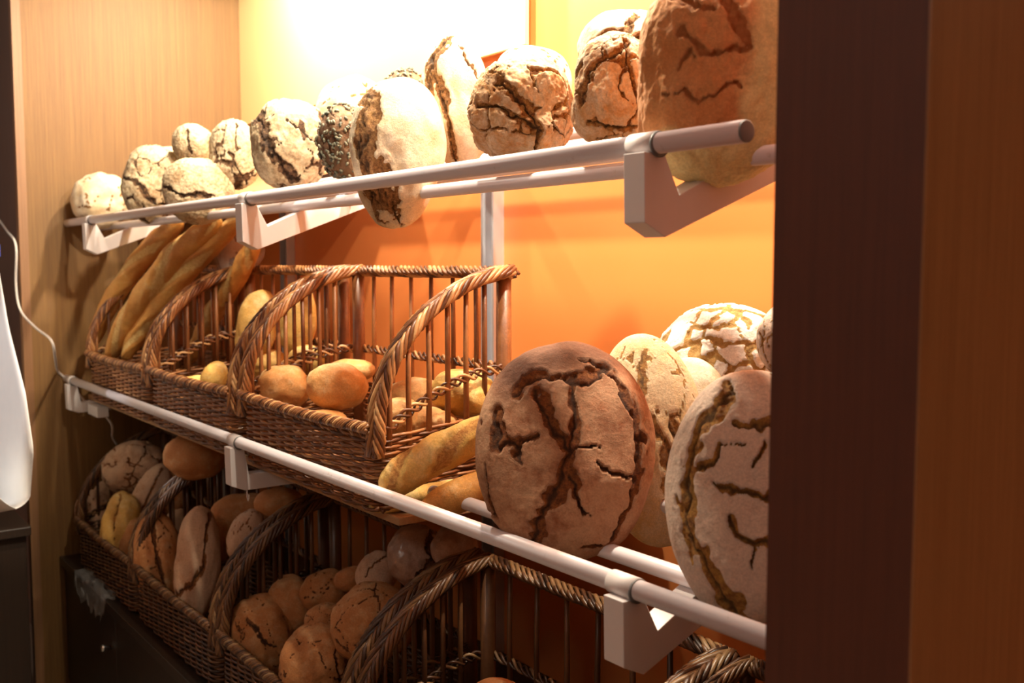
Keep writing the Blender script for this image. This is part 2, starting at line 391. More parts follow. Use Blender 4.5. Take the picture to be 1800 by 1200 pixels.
def make_basket():
    root = empty('wicker_basket', (0, 0, 0))
    hx, hy = BWD/2-.012, BD/2-.012
    NS = 42
    ring, per = rrect(hx, hy, .03, NS*4)
    nrm = []
    for i in range(len(ring)):
        d = ring[(i+1) % len(ring)]-ring[i-1]; nrm.append(Vector((d.y, -d.x, 0)).normalized())
    # woven lower wall
    b = MB(); rows = 23
    def wall_top(p): return BF-.012 + .03*max(0, (p.y+hy)/(2*hy))
    for j in range(rows):
        out = []
        for i, p in enumerate(ring):
            zt = wall_top(p); z = .008 + (zt-.014)*j/(rows-1)
            off = math.cos(math.pi*i/4 + math.pi*j)*.0048
            out.append((p.x+nrm[i].x*off, p.y+nrm[i].y*off, z+.0008*math.sin(i*.7+j)))
        b.tube(out, .0036, 4, random.uniform(.1, .8), closed=True)
    b.build('woven_wall', M['wicker'], root)
    # base
    b = MB(); nb = 30
    for j in range(nb):
        y = -hy+.006+(2*hy-.012)*j/(nb-1)
        b.tube([(-hx+.004+(2*hx-.008)*i/40, y, .008+.003*math.cos(math.pi*(i/2+j))) for i in range(41)], .0052, 4, random.uniform(.1, .7))
    b.build('woven_base', M['wicker'], root)
    # stakes
    for k in range(NS):
        p = ring[k*4]
        onfront = p.y < -hy+.02
        u = max(0, min(1, (p.y+hy)/(2*hy)))
        if onfront: top = BF
        elif p.y > hy-.02: top = BH-.01
        else: top = side_curve(u)-.012
        if onfront and abs(p.x) > hx-.02: continue
        if p.y > hy-.035 and abs(p.x) > hx-.035: continue
        if onfront: continue
        if p.y > hy-.02 and k % 2: continue
        tz = .035
        b = MB(); jx = random.uniform(-.003, .003)
        z0 = wall_top(p)-.03
        if top-z0 < .03: continue
        b.tube([(p.x, p.y, z0), (p.x+jx, p.y, (z0+top)/2), (p.x, p.y, top)], [.0062, .0056, .0052], 8, random.uniform(.2, .7))
        b.build('stake', M['wicker'], root)
    for sx in (-1, 1):
        b = MB(); b.tube([(sx*(hx-.010), hy-.010, .01), (sx*(hx-.010), hy-.010, .2), (sx*(hx-.010), hy-.010, BH-.012)], [.018, .0165, .016], 14, .45)
        b.build('corner_post', M['wicker'], root)
    # middle twisted band round sides and back
    b = MB(); zb = .255
    path = []
    for i in range(13):
        f = i/12; path.append(Vector((-hx, -hy+.02+(2*hy-.05)*f, .155+(zb-.155)*math.sin(f*math.pi/2)+.01)))
    for i in range(1, 5): a = math.pi-math.pi/2*i/4; path.append(Vector((-hx+.03+.03*math.cos(a), hy-.03+.03*math.sin(a), zb+.01)))
    rgt = [Vector((-p.x, p.y, p.z)) for p in reversed(path)]
    mid = [Vector((-hx+.03+(2*hx-.06)*i/16, hy+.002, zb+.01)) for i in range(1, 16)]
    braid(b, path+mid+rgt, 3, .0085, .0045, .062, .0032, lambda s: Vector((0, 0, 1)), twist=True)
    b.build('twisted_band', M['wicker'], root)
    # front rim: chevron braid
    b = MB()
    yf = -hy
    path = [Vector((-hx+.002+(2*hx-.004)*i/40, yf-.002, BF-.004-.006*math.sin(math.pi*i/40))) for i in range(41)]
    braid(b, path, 11, .0195, .009, .105, .0043, lambda s: Vector((0, -1, .9)))
    b.build('front_rim', M['wicker'], root)
    # side rims
    for sx in (-1, 1):
        b = MB(); path = []
        for i in range(61):
            f = i/60; a = f*math.pi/2
            u = 1-math.cos(a)**1.25; z = BF-.01+(BH-BF+.0)*math.sin(a)**.9
            path.append(Vector((sx*(hx-.002), -hy+(2*hy)*u, z)))
        path = [Vector((sx*(hx-.002), -hy-.003, BF-.05))]+path
        braid(b, path, 12, .0205, .0095, .21, .0048, lambda s: Vector((1, 0, .15)))
        braid(b, path, 8, .014, .0115, .30, .0048, lambda s: Vector((1, 0, .15)), twist=True)
        b.build('side_rim', M['wicker'], root)
    b = MB(); path = [Vector((-hx-.008+(2*hx+.016)*i/30, hy, BH-.012)) for i in range(31)]
    braid(b, path, 7, .0135, .0105, .13, .0046, lambda s: Vector((0, 1, 0)), twist=True)
    braid(b, path, 5, .017, .006, .10, .0040, lambda s: Vector((0, 1, 0)))
    b.build('back_rim', M['wicker'], root)
    return root
def copy_tree(o, parent=None):
    c = o.copy(); COL.objects.link(c)
    if parent: c.parent = parent
    for ch in list(o.children): copy_tree(ch, c)
    return c
bk = make_basket()
BYM, BYL = .914+BD/2, .872+BD/2
spots = [(-3.745+BWD/2, BYM, 1.168, 'wicker basket holding the tall baguettes, leftmost on the lower tube shelf'),
         (-3.045+BWD/2, BYM, 1.168, 'wicker basket on the lower tube shelf between baguette basket and golden roll basket'),
         (-2.328+BWD/2, BYM, 1.168, 'brightly lit wicker basket of golden rolls beside the big rye loaves'),
         (-3.800+BWD/2, BYL, LZ+.001, 'shade-tinted wicker basket at the far left end of the bottom row'),
         (-3.098+BWD/2, BYL, LZ+.001, 'shade-tinted wicker basket in the bottom row with two long split loaves standing in front'),
         (-2.396+BWD/2, BYL, LZ+.001, 'shade-tinted wicker basket in the bottom row full of cracked round brown rolls'),
         (-1.694+BWD/2, BYL, LZ+.001, 'nearly empty shade-tinted wicker basket in the bottom row under the big rye loaf'),
         (-.992+BWD/2-.28, BYL, LZ+.001, None)]
for i, (x, y, z, lab) in enumerate(spots[:7]):
    o = bk if i == 0 else copy_tree(bk)
    o.location = (x, y, z); tag(o, lab, 'basket', 'wicker bread baskets')
o = copy_tree(bk); o.scale.x = .56; o.location = (-.992+BWD*.28, BYL, LZ+.001)
tag(o, 'shade-tinted wicker basket whose rim shows by the pillar at lower right', 'basket', 'wicker bread baskets')
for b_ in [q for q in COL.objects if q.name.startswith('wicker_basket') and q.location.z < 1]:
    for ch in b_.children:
        ch.material_slots[0].link = 'OBJECT'; ch.material_slots[0].material = M['wickershade']

# ------------------------------------------------------------------ breads
def sstep(a, b, x): x = max(0, min(1, (x-a)/(b-a))); return x*x*(3-2*x)
ICO = {}
def ico(sub):
    if sub not in ICO:
        bm = bmesh.new(); bmesh.ops.create_icosphere(bm, subdivisions=sub, radius=1)
        ICO[sub] = ([v.co.copy() for v in bm.verts], [tuple(v.index for v in f.verts) for f in bm.faces]); bm.free()
    return ICO[sub]
def build_bread(name, a, b, c, mat, seed, sub=5, box=.95, lump=.095, lines=(), vor=None, rough=.012, pale=None, cdepth=.07, egg=0.0, fine=0.0, dome=0.0, flat=0.0, bake=None, fisd=.05):
    V, F = ico(sub); off = Vector((seed*3.17, seed*1.31, seed*.77)); co = []; ck = []; pl = []; bk_ = []; fi = []
    segs = [(Vector(l[i]), Vector(l[i+1]), w0+(w1-w0)*i/max(1, len(l)-1), w0+(w1-w0)*(i+1)/max(1, len(l)-1)) for l, w0, w1 in lines for i in range(len(l)-1)]
    rm = min(a, b, c)
    for p in V:
        x, y, z = p
        if box != 1.0:
            q = Vector((math.copysign(abs(x)**box, x), math.copysign(abs(y)**box, y), math.copysign(abs(z)**box, z)))
            nn = (abs(x)**(2/box)+abs(y)**(2/box)+abs(z)**(2/box))
            q = p*(nn**(-box/2))
        else: q = p
        n1 = noise.noise(p*1.3+off); n2 = noise.noise(p*3.1+off*1.7)
        disp = lump*n1*1.3+lump*.5*n2
        ckv = 0.0; fis = 0.0
        if segs and z > -.25:
            nv = noise.noise_vector(p*3.4+off); nw = noise.noise_vector(p*11+off)
            u = Vector((q.x+nv.x*.085+nw.x*.04, q.y+nv.y*.085+nw.y*.04)); 
            for s0, s1, w0, w1 in segs:
                d = s1-s0; tt = max(0, min(1, (u-s0).dot(d)/max(1e-9, d.length_squared))); dist = (u-(s0+d*tt)).length
                w = (w0+(w1-w0)*tt)*max(.15, 1+.9*noise.noise(p*4+off*2)+.5*noise.noise(p*13+off))
                if dist < w*2.4:
                    k = 1-sstep(w*.72, w*1.08, dist)
                    disp += .009*math.exp(-((dist-w*1.3)/(w*.4))**2)
                    if k > ckv: ckv = k
                    sd = (d.x*(u-s0).y-d.y*(u-s0).x)/max(1e-6, d.length)+w*(.25+.6*noise.noise(p*5+off))
                    fis = max(fis, k*(1-sstep(.008, .03, abs(sd)))) if fisd else 0.0
        if vor:
            sc, wd, thr = vor
            nv = noise.noise_vector(p*2.2*sc*.5+off)*.32+noise.noise_vector(p*9+off)*.05
            ds, _ = noise.voronoi((p*sc+nv+off))
            e = ds[1]-ds[0]; gate = sstep(thr-.08, thr+.12, noise.noise(p*1.7+off*.6)*.5+.5)
            w = wd*gate*max(0, 1+1.3*noise.noise(p*4+off)+.5*noise.noise(p*14+off))
            if w > .004:
                k = 1-sstep(w*.7, w*1.1, e); ckv = max(ckv, k)
                disp += .018*math.exp(-((e-w*1.5)/(w*.7))**2)*gate
                disp += lump*.5*(ds[0]-.5)*gate*-1
        if ckv > 0:
            disp -= cdepth*ckv*(.75+.5*noise.noise(p*9+off))+fisd*fis
            disp += ckv*.022*noise.noise(p*17+off)+ckv*.014*noise.noise(p*37+off)
        disp += rough*noise.noise(p*8+off)+rough*.5*noise.noise(p*21+off)
        if fine: disp += fine*noise.noise(p*26+off)+fine*.6*noise.noise(p*48+off)
        yy = q.y
        f = 1+egg*yy
        r = 1+disp*1.0
        X = q.x*a*f; Y = q.y*b; Z = q.z*c*(1+egg*.5*yy)
        if dome and Z < 0: Z *= (1-dome)
        D = p*(disp*rm*1.0)
        co.append((X+D.x, Y+D.y, Z+D.z)); ck.append(ckv); pl.append(pale(p, noise.noise(p*3+off)) if pale else 0.0); bk_.append(bake(p, noise.noise(p*3+off)) if bake else 0.0); fi.append(fis)
    me = bpy.data.meshes.new(name); me.from_pydata(co, [], F); me.update()
    for nm, arr in (('crack', ck), ('pale', pl), ('bake', bk_), ('fissure', fi)):
        at = me.attributes.new(nm, 'FLOAT', 'POINT'); at.data.foreach_set('value', arr)
    me.polygons.foreach_set('use_smooth', [True]*len(me.polygons)); me.materials.append(M[mat])
    return me
NB = [0]
def bread(name, label, cx, cy, hw, hh, dep, mat, Y=None, Z=None, yaw=0, pitch=0, roll=0, cat='bread', group=None, seed=None, **kw):
    NB[0] += 1; seed = seed or NB[0]
    loc = P(cx, cy, Y=Y, Z=Z); n = (CAM-loc); D = n.dot(-cF); n.normalize()
    ux = Vector((0, 0, 1)).cross(n).normalized(); uy = n.cross(ux)
    s = D/FPX
    me = build_bread(name, hw*s, hh*s, dep*hw*s, mat, seed, **kw)
    o = bpy.data.objects.new(name, me); COL.objects.link(o)
    rot = Matrix((ux, uy, n)).transposed() @ Matrix.Rotation(R_(roll), 3, 'Z') @ Matrix.Rotation(R_(yaw), 3, 'Y') @ Matrix.Rotation(R_(pitch), 3, 'X')
    mw = rot.to_4x4(); mw.translation = loc; o.matrix_world = mw
    tag(o, label, cat, group)
    return o
def pts6(l, cx, cy, hw, hh):       # crop points -> face coordinates
    return [((x-cx)/hw, -(y-cy)/hh) for x, y in l]

def pl2(pts, cx, cy, hw, hh): return [((x-cx)/hw, -(y-cy)/hh) for x, y in pts]
G1 = 'country loaves on the upper shelf'
# ---- upper shelf, left to right
bread('bread_loaf', 'small smooth pale round loaf at the far left end of the upper shelf', 178, 352, 46, 50, 1.05, 'pale', Y=1.005, group=G1, vor=(1.5, .035, .52), roll=-15, cdepth=.05)
bread('bread_loaf', 'round flour-dusted cracked loaf second from left, hanging over the upper front rail', 268, 322, 52, 66, .95, 'oat', Y=1.035, group=G1, sub=6, rough=.03, box=.88, vor=(1.2, .05, .42), roll=-20, fine=.022, lines=[([(-.9, -.1), (-.4, -.15), (.1, -.4), (.6, -.5)], .05, .08)])
bread('bread_loaf', 'rough oat-crusted loaf at the front rail below the small knobbly loaf', 348, 335, 60, 58, .9, 'oat', Y=1.02, group=G1, sub=6, lines=[([(-.9, .1), (-.4, -.15), (.1, -.1), (.35, -.2)], .05, .1)], fine=.04, lump=.05)
bread('bread_loaf', 'small knobbly loaf perched on top of two others near the left end', 340, 254, 36, 36, 1.0, 'oat', Y=1.13, group=G1, sub=6, lines=[([(-.3, .7), (-.25, .1), (-.1, -.5)], .07, .07)], fine=.045)
bread('bread_loaf', 'small pale loaf mostly hidden behind the knobbly loaf', 298, 285, 32, 27, 1.0, 'pale', Y=1.22, group=G1)
bread('bread_loaf', 'pale ridged loaf standing between the knobbly loaf and the big grey-crusted loaf', 412, 272, 42, 60, 1.0, 'oat', Y=1.12, group=G1, sub=6, rough=.03, box=.88, vor=(1.2, .07, .45), fine=.032, cdepth=.1)
bread('bread_loaf', 'big round loaf with dark seeded left edge and grey floury cracked face', 510, 256, 67, 77, .85, 'oat', Y=1.045, group=G1, sub=6, rough=.03, box=.85, vor=(1.5, .06, .45), lines=[([(-.75, .7), (-.55, .2), (-.35, -.2), (-.1, -.6), (.1, -.75)], .2, .12), ([(.0, .6), (.5, .2), (.75, -.1)], .03, .03)], fine=.008, roll=5)
bread('bread_loaf', 'white-topped round loaf behind the pumpkin seed loaf', 622, 206, 68, 68, .8, 'pale', Y=1.22, group=G1, sub=5, vor=(1.4, .04, .45))
seed_l = bread('seeded_loaf', 'dark loaf crusted with grey-green pumpkin seeds on the upper shelf', 608, 252, 48, 66, 1.0, 'dark', Y=1.05, group=G1, sub=6, vor=(1.8, .10, .4), fine=.01, roll=10)
bread('bread_loaf', 'oval loaf half torn brown, half smooth pale, its end hanging below the rail', 698, 272, 84, 128, .75, 'pale', Y=1.005, group=G1, sub=6, egg=.16,
      lines=[([(-.55, .72), (-.62, .3), (-.62, -.1), (-.5, -.45), (-.1, -.62)], .22, .28), ([(.0, -.62), (.1, -.8), (.2, -.95)], .03, .03)], cdepth=.09, rough=.008, roll=-4)
bread('bread_loaf', 'tall loaf with smooth pale face and torn left edge behind the split oval loaf', 802, 182, 62, 112, .9, 'pale', Y=1.14, group=G1, sub=6, lines=[([(-.1, .95), (-.6, .7), (-.72, .3)], .12, .2), ([(-.55, .4), (-.3, .1), (-.2, -.5), (-.1, -.9)], .14, .07), ([(.2, .85), (.6, .5), (.8, .2)], .025, .025)], cdepth=.08, rough=.006, roll=4)
seed2 = bread('seeded_loaf', 'pumpkin seed loaf whose top peeks out behind the split oval loaf', 712, 175, 38, 52, .9, 'dark', Y=1.25, group=G1, sub=5)
bread('bread_loaf', 'white-topped loaf peeking out behind the big torn rustic loaf', 935, 150, 74, 66, .6, 'pale', Y=1.25, group=G1, vor=(1.6, .05, .4))
bread('bread_loaf', 'big rustic loaf torn into golden brown slabs, beside the tall pale loaf', 920, 195, 91, 92, .85, 'rustic', Y=1.055, group=G1, sub=7, vor=(1.1, .045, .35), cdepth=.11, lump=.13, rough=.035, box=.85,
      lines=[([(-.55, .55), (-.2, .35), (.15, -.05), (.3, -.35), (.25, -.7)], .10, .05), ([(-.9, .1), (-.45, .05), (-.1, -.15), (.3, -.3)], .05, .08)], fine=.008)
bread('bread_loaf', 'round loaf with white floured top and deep golden tears behind the brown tin loaf', 1100, 92, 82, 72, .7, 'pale', Y=1.19, group=G1, sub=6, lines=[([(-.9, -.2), (-.5, .35), (.0, .5), (.15, .85)], .12, .08), ([(.15, .3), (.5, .45), (.9, .35)], .05, .03)], cdepth=.09)
bread('bread_loaf', 'torn golden rustic loaf at the rail left of the brown tin loaf', 1082, 162, 78, 98, .85, 'rustic', Y=1.05, group=G1, sub=7, vor=(1.05, .035, .42), cdepth=.1, lump=.12, rough=.03, box=.85,
      lines=[([(-.7, -.1), (-.6, .35), (-.2, .65), (.2, .8)], .10, .06), ([(.2, .8), (.35, .2), (.6, -.3), (.7, -.6)], .07, .04), ([(-.55, -.55), (-.1, -.62), (.5, -.6)], .06, .05)], fine=.006)
def tinpale(p, n): return max(sstep(.22, .42, p.x+n*.12-.1*p.y), sstep(.40, .56, -p.y+n*.1))
bread('tin_loaf', 'huge puffy brown-topped tin loaf with cream side at the right end of the upper shelf', 1262, 134, 134, 182, .72, 'tin', Y=1.02, group=G1, sub=7, box=.74, lump=.13, rough=.035, pale=tinpale, roll=-2, cdepth=.07, fisd=0,
      lines=[([(-.55, .42), (-.2, .25), (.1, .20), (.3, .24)], .05, .04), ([(.0, .72), (.2, .55), (.35, .3)], .06, .04), ([(-.6, .72), (-.35, .62), (-.1, .62)], .05, .03), ([(-.35, .2), (-.5, .05)], .04, .03), ([(-.7, -.14), (-.2, -.18), (.3, -.1)], .012, .012)], cat='bread')

# pumpkin seeds (uncountable crust pattern): a part of their loaf
def seeds_on(o, n, sd):
    rnd = random.Random(sd); me = o.data; b = MB()
    vs = [v for v in me.vertices if v.normal.z > -.1]
    for k in range(n):
        v = rnd.choice(vs); nn = v.normal; tdir = Vector((rnd.uniform(-1, 1), rnd.uniform(-1, 1), rnd.uniform(-1, 1))); tdir = (tdir-nn*tdir.dot(nn)).normalized()
        L = rnd.uniform(.0045, .006); c = v.co+nn*.0015
        b.tube([c-tdir*L, c-tdir*L*.5+nn*.0008, c+tdir*L*.4+nn*.0008, c+tdir*L], [.0008, .0030, .0030, .0006], 6, rnd.random())
    s = b.build('pumpkin_seeds', M['seed'], o); s['kind'] = 'stuff'; s['label'] = 'grey-green pumpkin seeds'
seeds_on(seed_l, 260, 5); seeds_on(seed2, 150, 6)

# ---- big loaves on the lower shelf
c6 = lambda l: pl2(l, 328, 500, 272, 325)
bread('rye_loaf', 'large dark round rye loaf with deep branching cracks standing beside the basket of golden rolls', 993, 790, 158, 192, .42, 'rye', Y=.995, sub=7, group='big loaves on the lower shelf', yaw=0, pitch=-4, lump=.07, box=.95, cdepth=.10, rough=.012, bake=lambda p, n: sstep(.35, .85, p.y+.25*n-.1*p.x),
      lines=[(c6([(355, 310), (352, 430), (350, 520), (322, 570), (290, 640), (250, 720), (228, 775)]), .045, .10),
             (c6([(190, 330), (270, 300), (330, 300), (355, 310), (420, 285), (462, 250), (385, 232)]), .07, .04),
             (c6([(245, 350), (280, 410), (305, 455), (345, 505)]), .07, .045), (c6([(118, 430), (150, 480), (200, 508), (250, 470)]), .085, .035),
             (c6([(200, 508), (212, 550)]), .04, .01), (c6([(455, 255), (490, 330), (540, 400), (562, 470), (540, 580), (520, 680), (450, 770), (390, 800)]), .05, .025),
             (c6([(360, 500), (440, 490)]), .022, .008), (c6([(115, 555), (100, 650), (112, 710)]), .02, .035), (c6([(430, 555), (530, 580)]), .022, .022),
             (c6([(345, 600), (370, 650), (398, 695)]), .05, .01)])
bread('country_loaf', 'golden round country loaf tucked behind the large dark rye loaf', 1146, 772, 97, 187, .5, 'gold', Y=1.165, sub=6, group='big loaves on the lower shelf', vor=(1.5, .035, .55), cdepth=.08, lump=.05, roll=8,
      lines=[([(.05, .75), (-.1, .4), (.05, .1), (.35, -.1), (.75, .1)], .09, .06), ([(.3, -.2), (.2, -.6)], .16, .12), ([(.4, .1), (.65, -.3)], .08, .05)])
bread('country_loaf', 'smooth pale loaf wedged between the golden country loaf and the patched white loaf', 1222, 716, 66, 88, .5, 'pale', Y=1.235, sub=5, group='big loaves on the lower shelf', roll=20)
bread('country_loaf', 'white flour-patched round loaf at the back against the orange wall', 1268, 634, 112, 102, .75, 'patch', Y=1.33, sub=6, group='big loaves on the lower shelf', vor=(2.3, .15, .28), cdepth=.05, lump=.05)
bread('country_loaf', 'small cracked loaf just showing beside the pillar above the right rye loaf', 1378, 598, 44, 64, .8, 'ryelight', Y=1.25, group='big loaves on the lower shelf', vor=(1.8, .06, .35))
d6 = lambda l: pl2(l, 892, 626, 254, 380)
bread('rye_loaf', 'large floured rye loaf with golden split seam cut off by the dark pillar', 1322, 868, 150, 220, .42, 'ryelight', Y=1.005, sub=7, group='big loaves on the lower shelf', lump=.05, pitch=-4, cdepth=.09,
      lines=[(d6([(815, 330), (745, 430), (705, 540), (705, 660), (730, 800), (790, 900), (850, 980)]), .085, .12), (d6([(740, 560), (800, 510), (865, 488)]), .045, .02),
             (d6([(835, 432), (900, 430), (955, 410)]), .035, .05), (d6([(915, 480), (890, 550)]), .03, .02), (d6([(775, 605), (830, 640), (955, 625), (1050, 640)]), .035, .05),
             (d6([(835, 710), (860, 760), (950, 780), (1040, 770)]), .03, .04), (d6([(905, 800), (898, 860)]), .025, .015), (d6([(960, 260), (950, 330)]), .03, .02)])

# ---- rolls in the baskets of the lower shelf
G2 = 'rolls in the baskets on the lower shelf'
bread('bread_roll', 'golden roll at the left in the bright basket, darker on top', 498, 681, 47, 40, .9, 'roll', Y=1.03, group=G2, box=.92)
bread('bread_roll', 'plump smooth golden roll at the centre of the bright basket', 592, 679, 53, 42, .95, 'roll', Y=1.04, group=G2, box=.9)
bread('bread_roll', 'flat golden roll low at the front rim of the bright basket', 562, 737, 46, 18, 1.0, 'roll', Y=.985, group=G2)
bread('bread_roll', 'golden roll behind the plump central roll of the bright basket', 618, 650, 42, 20, 1.0, 'roll', Y=1.18, group=G2)
bread('bread_roll', 'large pale roll seen through the right side stakes of the bright basket', 815, 692, 62, 42, .8, 'yellow', Y=1.17, group=G2, roll=-12)
bread('bread_roll', 'pale roll left of the large pale roll behind the right side stakes', 730, 700, 52, 38, .8, 'roll', Y=1.17, group=G2)
bread('bread_roll', 'flat roll low behind the right side stakes of the bright basket', 745, 745, 60, 30, .8, 'roll', Y=1.08, group=G2)
bread('bread_roll', 'small roll near the front corner of the bright basket behind the braided side', 700, 735, 42, 36, .8, 'roll', Y=1.02, group=G2)
bread('bread_roll', 'pale round roll low in the second basket near its right rim', 346, 676, 25, 17, 1.0, 'yellow', Y=1.00, group=G2)
bread('bread_roll', 'pale roll leaning on the right rim of the second basket', 376, 664, 22, 30, 1.1, 'yellow', Y=1.03, group=G2, roll=-25)
bread('bread_roll', 'pale golden loaf standing tall at the back of the second basket', 452, 570, 36, 62, .9, 'yellow', Y=1.17, group=G2, roll=-14)
bread('bread_roll', 'tall pale loaf leaning on the back stakes of the bright basket', 522, 560, 33, 66, .9, 'yellow', Y=1.20, group=G2, roll=-4)
bread('bread_roll', 'pale yellow roll low at the back left of the bright basket', 470, 640, 34, 28, .9, 'yellow', Y=1.20, group=G2)
bread('bread_roll', 'squat pale roll behind the golden left roll of the bright basket', 540, 632, 34, 26, .9, 'yellow', Y=1.19, group=G2)

def stick(name, label, pts, rad, mat, seed, group, slashes=4, tip=.5, flat=.85, cat='baguette'):
    """long loaf along world points"""
    pts = [Vector(p) for p in pts]; NL, NR = 150, 40; off = Vector((seed*2.3, seed*.7, seed*1.9))
    def cat_(t):
        n = len(pts)-1; i = min(n-1, int(t*n)); f = t*n-i
        p0 = pts[max(0, i-1)]; p1 = pts[i]; p2 = pts[i+1]; p3 = pts[min(n, i+2)]
        return .5*((2*p1)+(p2-p0)*f+(2*p0-5*p1+4*p2-p3)*f*f+(3*p1-p0-3*p2+p3)*f**3)
    co = []; ck = []; fc = []; mid = sum(pts, Vector())/len(pts)
    for i in range(NL+1):
        t = i/NL; c = cat_(t); d = (cat_(min(1, t+.01))-cat_(max(0, t-.01))).normalized()
        tc = (CAM-c).normalized()+Vector((0, 0, .5)); n = (tc-d*tc.dot(d)).normalized(); s = n.cross(d)
        e = abs(2*t-1); prof = (1-e**(3.2))**tip if e < 1 else 0
        for k in range(NR):
            a = 2*math.pi*k/NR; dirv = n*math.cos(a)+s*math.sin(a)*flat
            q = Vector((math.cos(a), math.sin(a), t*9))
            disp = .08*noise.noise(q*.8+off)+.03*noise.noise(q*2.6+off)+.015*noise.noise(q*7+off)
            kv = 0
            if slashes and math.cos(a) > -.1:
                ph = t*slashes+math.sin(a)*.42*(1 if seed % 2 else -1)+.05*noise.noise(q*3+off)
                fr = abs((ph % 1)-.5); kv = (1-sstep(.10, .22, fr))*sstep(.05, .3, prof*math.cos(a)+.12)
                disp += .10*math.exp(-((fr-.27)/.07)**2)*max(0, math.cos(a))
            disp -= .10*kv
            co.append(c+dirv*(rad*prof*(1+disp))-mid); ck.append(kv*.56)
    for i in range(NL):
        for k in range(NR): fc.append((i*NR+k, (i+1)*NR+k, (i+1)*NR+(k+1) % NR, i*NR+(k+1) % NR))
    me = bpy.data.meshes.new(name); me.from_pydata([tuple(v) for v in co], [], fc); me.update()
    for nm, arr in (('crack', ck), ('pale', [0.0]*len(co))):
        at = me.attributes.new(nm, 'FLOAT', 'POINT'); at.data.foreach_set('value', arr)
    me.polygons.foreach_set('use_smooth', [True]*len(me.polygons)); me.materials.append(M[mat])
    o = bpy.data.objects.new(name, me); COL.objects.link(o); o.location = mid
    tag(o, label, cat, group); return o
G3 = 'baguettes standing in the leftmost basket'
def PP(l): return [P(x, y, Y=Y) for x, y, Y in l]
stick('baguette', 'leftmost baguette in the tall bundle, tip against the dark side panel', PP([(158, 612, .97), (200, 522, 1.02), (262, 440, 1.09), (318, 388, 1.13)]), .040, 'baguette', 1, G3, 2.5)
stick('baguette', 'second baguette from the left, thickest of the standing bundle', PP([(192, 630, .955), (236, 548, 1.00), (310, 452, 1.07), (385, 385, 1.12)]), .047, 'baguette', 2, G3, 2.2)
stick('baguette', 'third baguette from the left, leaning along the arched basket rim', PP([(218, 632, .98), (262, 560, 1.04), (345, 458, 1.12), (425, 380, 1.17)]), .040, 'baguette', 3, G3, 2.6)
stick('baguette', 'baguette behind the stakes of the second basket, in shadow', PP([(330, 640, 1.15), (370, 560, 1.17), (420, 480, 1.19), (455, 410, 1.20)]), .036, 'baguette', 4, G3, 4)
stick('baguette', 'short baguette lying on its side under another, beside the large dark rye loaf', PP([(742, 905, .96), (790, 878, 1.00), (860, 850, 1.07), (930, 820, 1.15)]), .036, 'baguette', 5, 'short baguettes lying beside the large rye loaf', 0, .6)
stick('baguette', 'pale golden pointed baguette lying on the front rail beside the rye loaf', PP([(672, 866, .915), (720, 826, .96), (800, 782, 1.03), (895, 738, 1.11)]), .042, 'yellow', 6, 'short baguettes lying beside the large rye loaf', 2, .62)
stick('baguette', 'baguette whose tip pokes out under the front rail by the bright basket', PP([(648, 890, .93), (690, 880, .97), (760, 868, 1.04), (820, 850, 1.10)]), .026, 'yellow', 8, 'short baguettes lying beside the large rye loaf', 0, .6)

# bagged rolls behind the baguettes
bg = empty('bagged_roll', P(418, 432, Y=1.24)); tag(bg, 'pale roll in a clear plastic bag behind the tops of the baguettes', 'bagged bread')
me = build_bread('roll', .075, .095, .055, 'pinkroll', 77, sub=5, vor=(1.5, .04, .5)); o = bpy.data.objects.new('roll', me); COL.objects.link(o); o.parent = bg; o.rotation_euler = (R_(80), 0, R_(35))
me = build_bread('plastic_wrap', .082, .105, .062, 'pinkroll', 78, sub=4, lump=.12, rough=.05); me.materials.clear(); me.materials.append(M['film'])
o = bpy.data.objects.new('plastic_wrap', me); COL.objects.link(o); o.parent = bg; o.rotation_euler = (R_(80), 0, R_(35))

# ---- bottom row
G4 = 'loaves in the far left bottom basket'
bread('bread_roll', 'dusty round roll with crumpled cracks at the top of the far left bottom basket', 238, 822, 55, 48, .9, 'pinkroll', Y=1.06, group=G4, sub=6, vor=(1.7, .05, .4))
bread('bread_roll', 'rounded brown roll below the lower rail with a small bright light patch', 345, 800, 56, 42, .9, 'brownroll', Y=1.07, group=G4, sub=5)
bread('bread_roll', 'pale oval roll at the far left edge of the bottom row', 168, 904, 34, 44, .9, 'pinkroll', Y=.955, group=G4, roll=10, vor=(1.5, .03, .5))
bread('bread_roll', 'yellowish long roll standing upright next to the pale oval roll', 213, 920, 32, 56, 1.0, 'yellow', Y=.94, group=G4, roll=-12, lines=[([(-.3, .9), (-.4, .2), (-.2, -.5)], .06, .05)])
bread('bread_roll', 'small roll peeking out between the pale oval roll and the dusty round roll', 186, 864, 18, 20, 1.0, 'pinkroll', Y=1.00, group=G4)
bread('bread_roll', 'long dusty loaf leaning behind the arched rim of the first bottom basket', 262, 872, 27, 60, .9, 'pinkroll', Y=1.05, group=G4, roll=-28, lines=[([(-.1, .8), (.0, 0), (-.1, -.8)], .08, .05)])
bread('bread_roll', 'small roll low behind the arched rim of the first bottom basket', 232, 950, 24, 42, .9, 'brownroll', Y=.96, group=G4, roll=-8)
bread('bread_roll', 'brown roll behind the arched rim beside the long dusty loaf', 300, 862, 26, 40, .9, 'brownroll', Y=1.13, group=G4)
G5 = 'loaves in the second bottom basket'
bread('batard_loaf', 'long split loaf standing upright at the front left of the second bottom basket', 280, 988, 42, 90, .8, 'brownroll', Y=.945, group=G5, sub=6, roll=6, lines=[([(-.05, .85), (-.1, .3), (.05, -.3), (.0, -.75)], .10, .10), ([(.0, -.6), (.4, -.65)], .05, .03)], vor=(2, .02, .5))
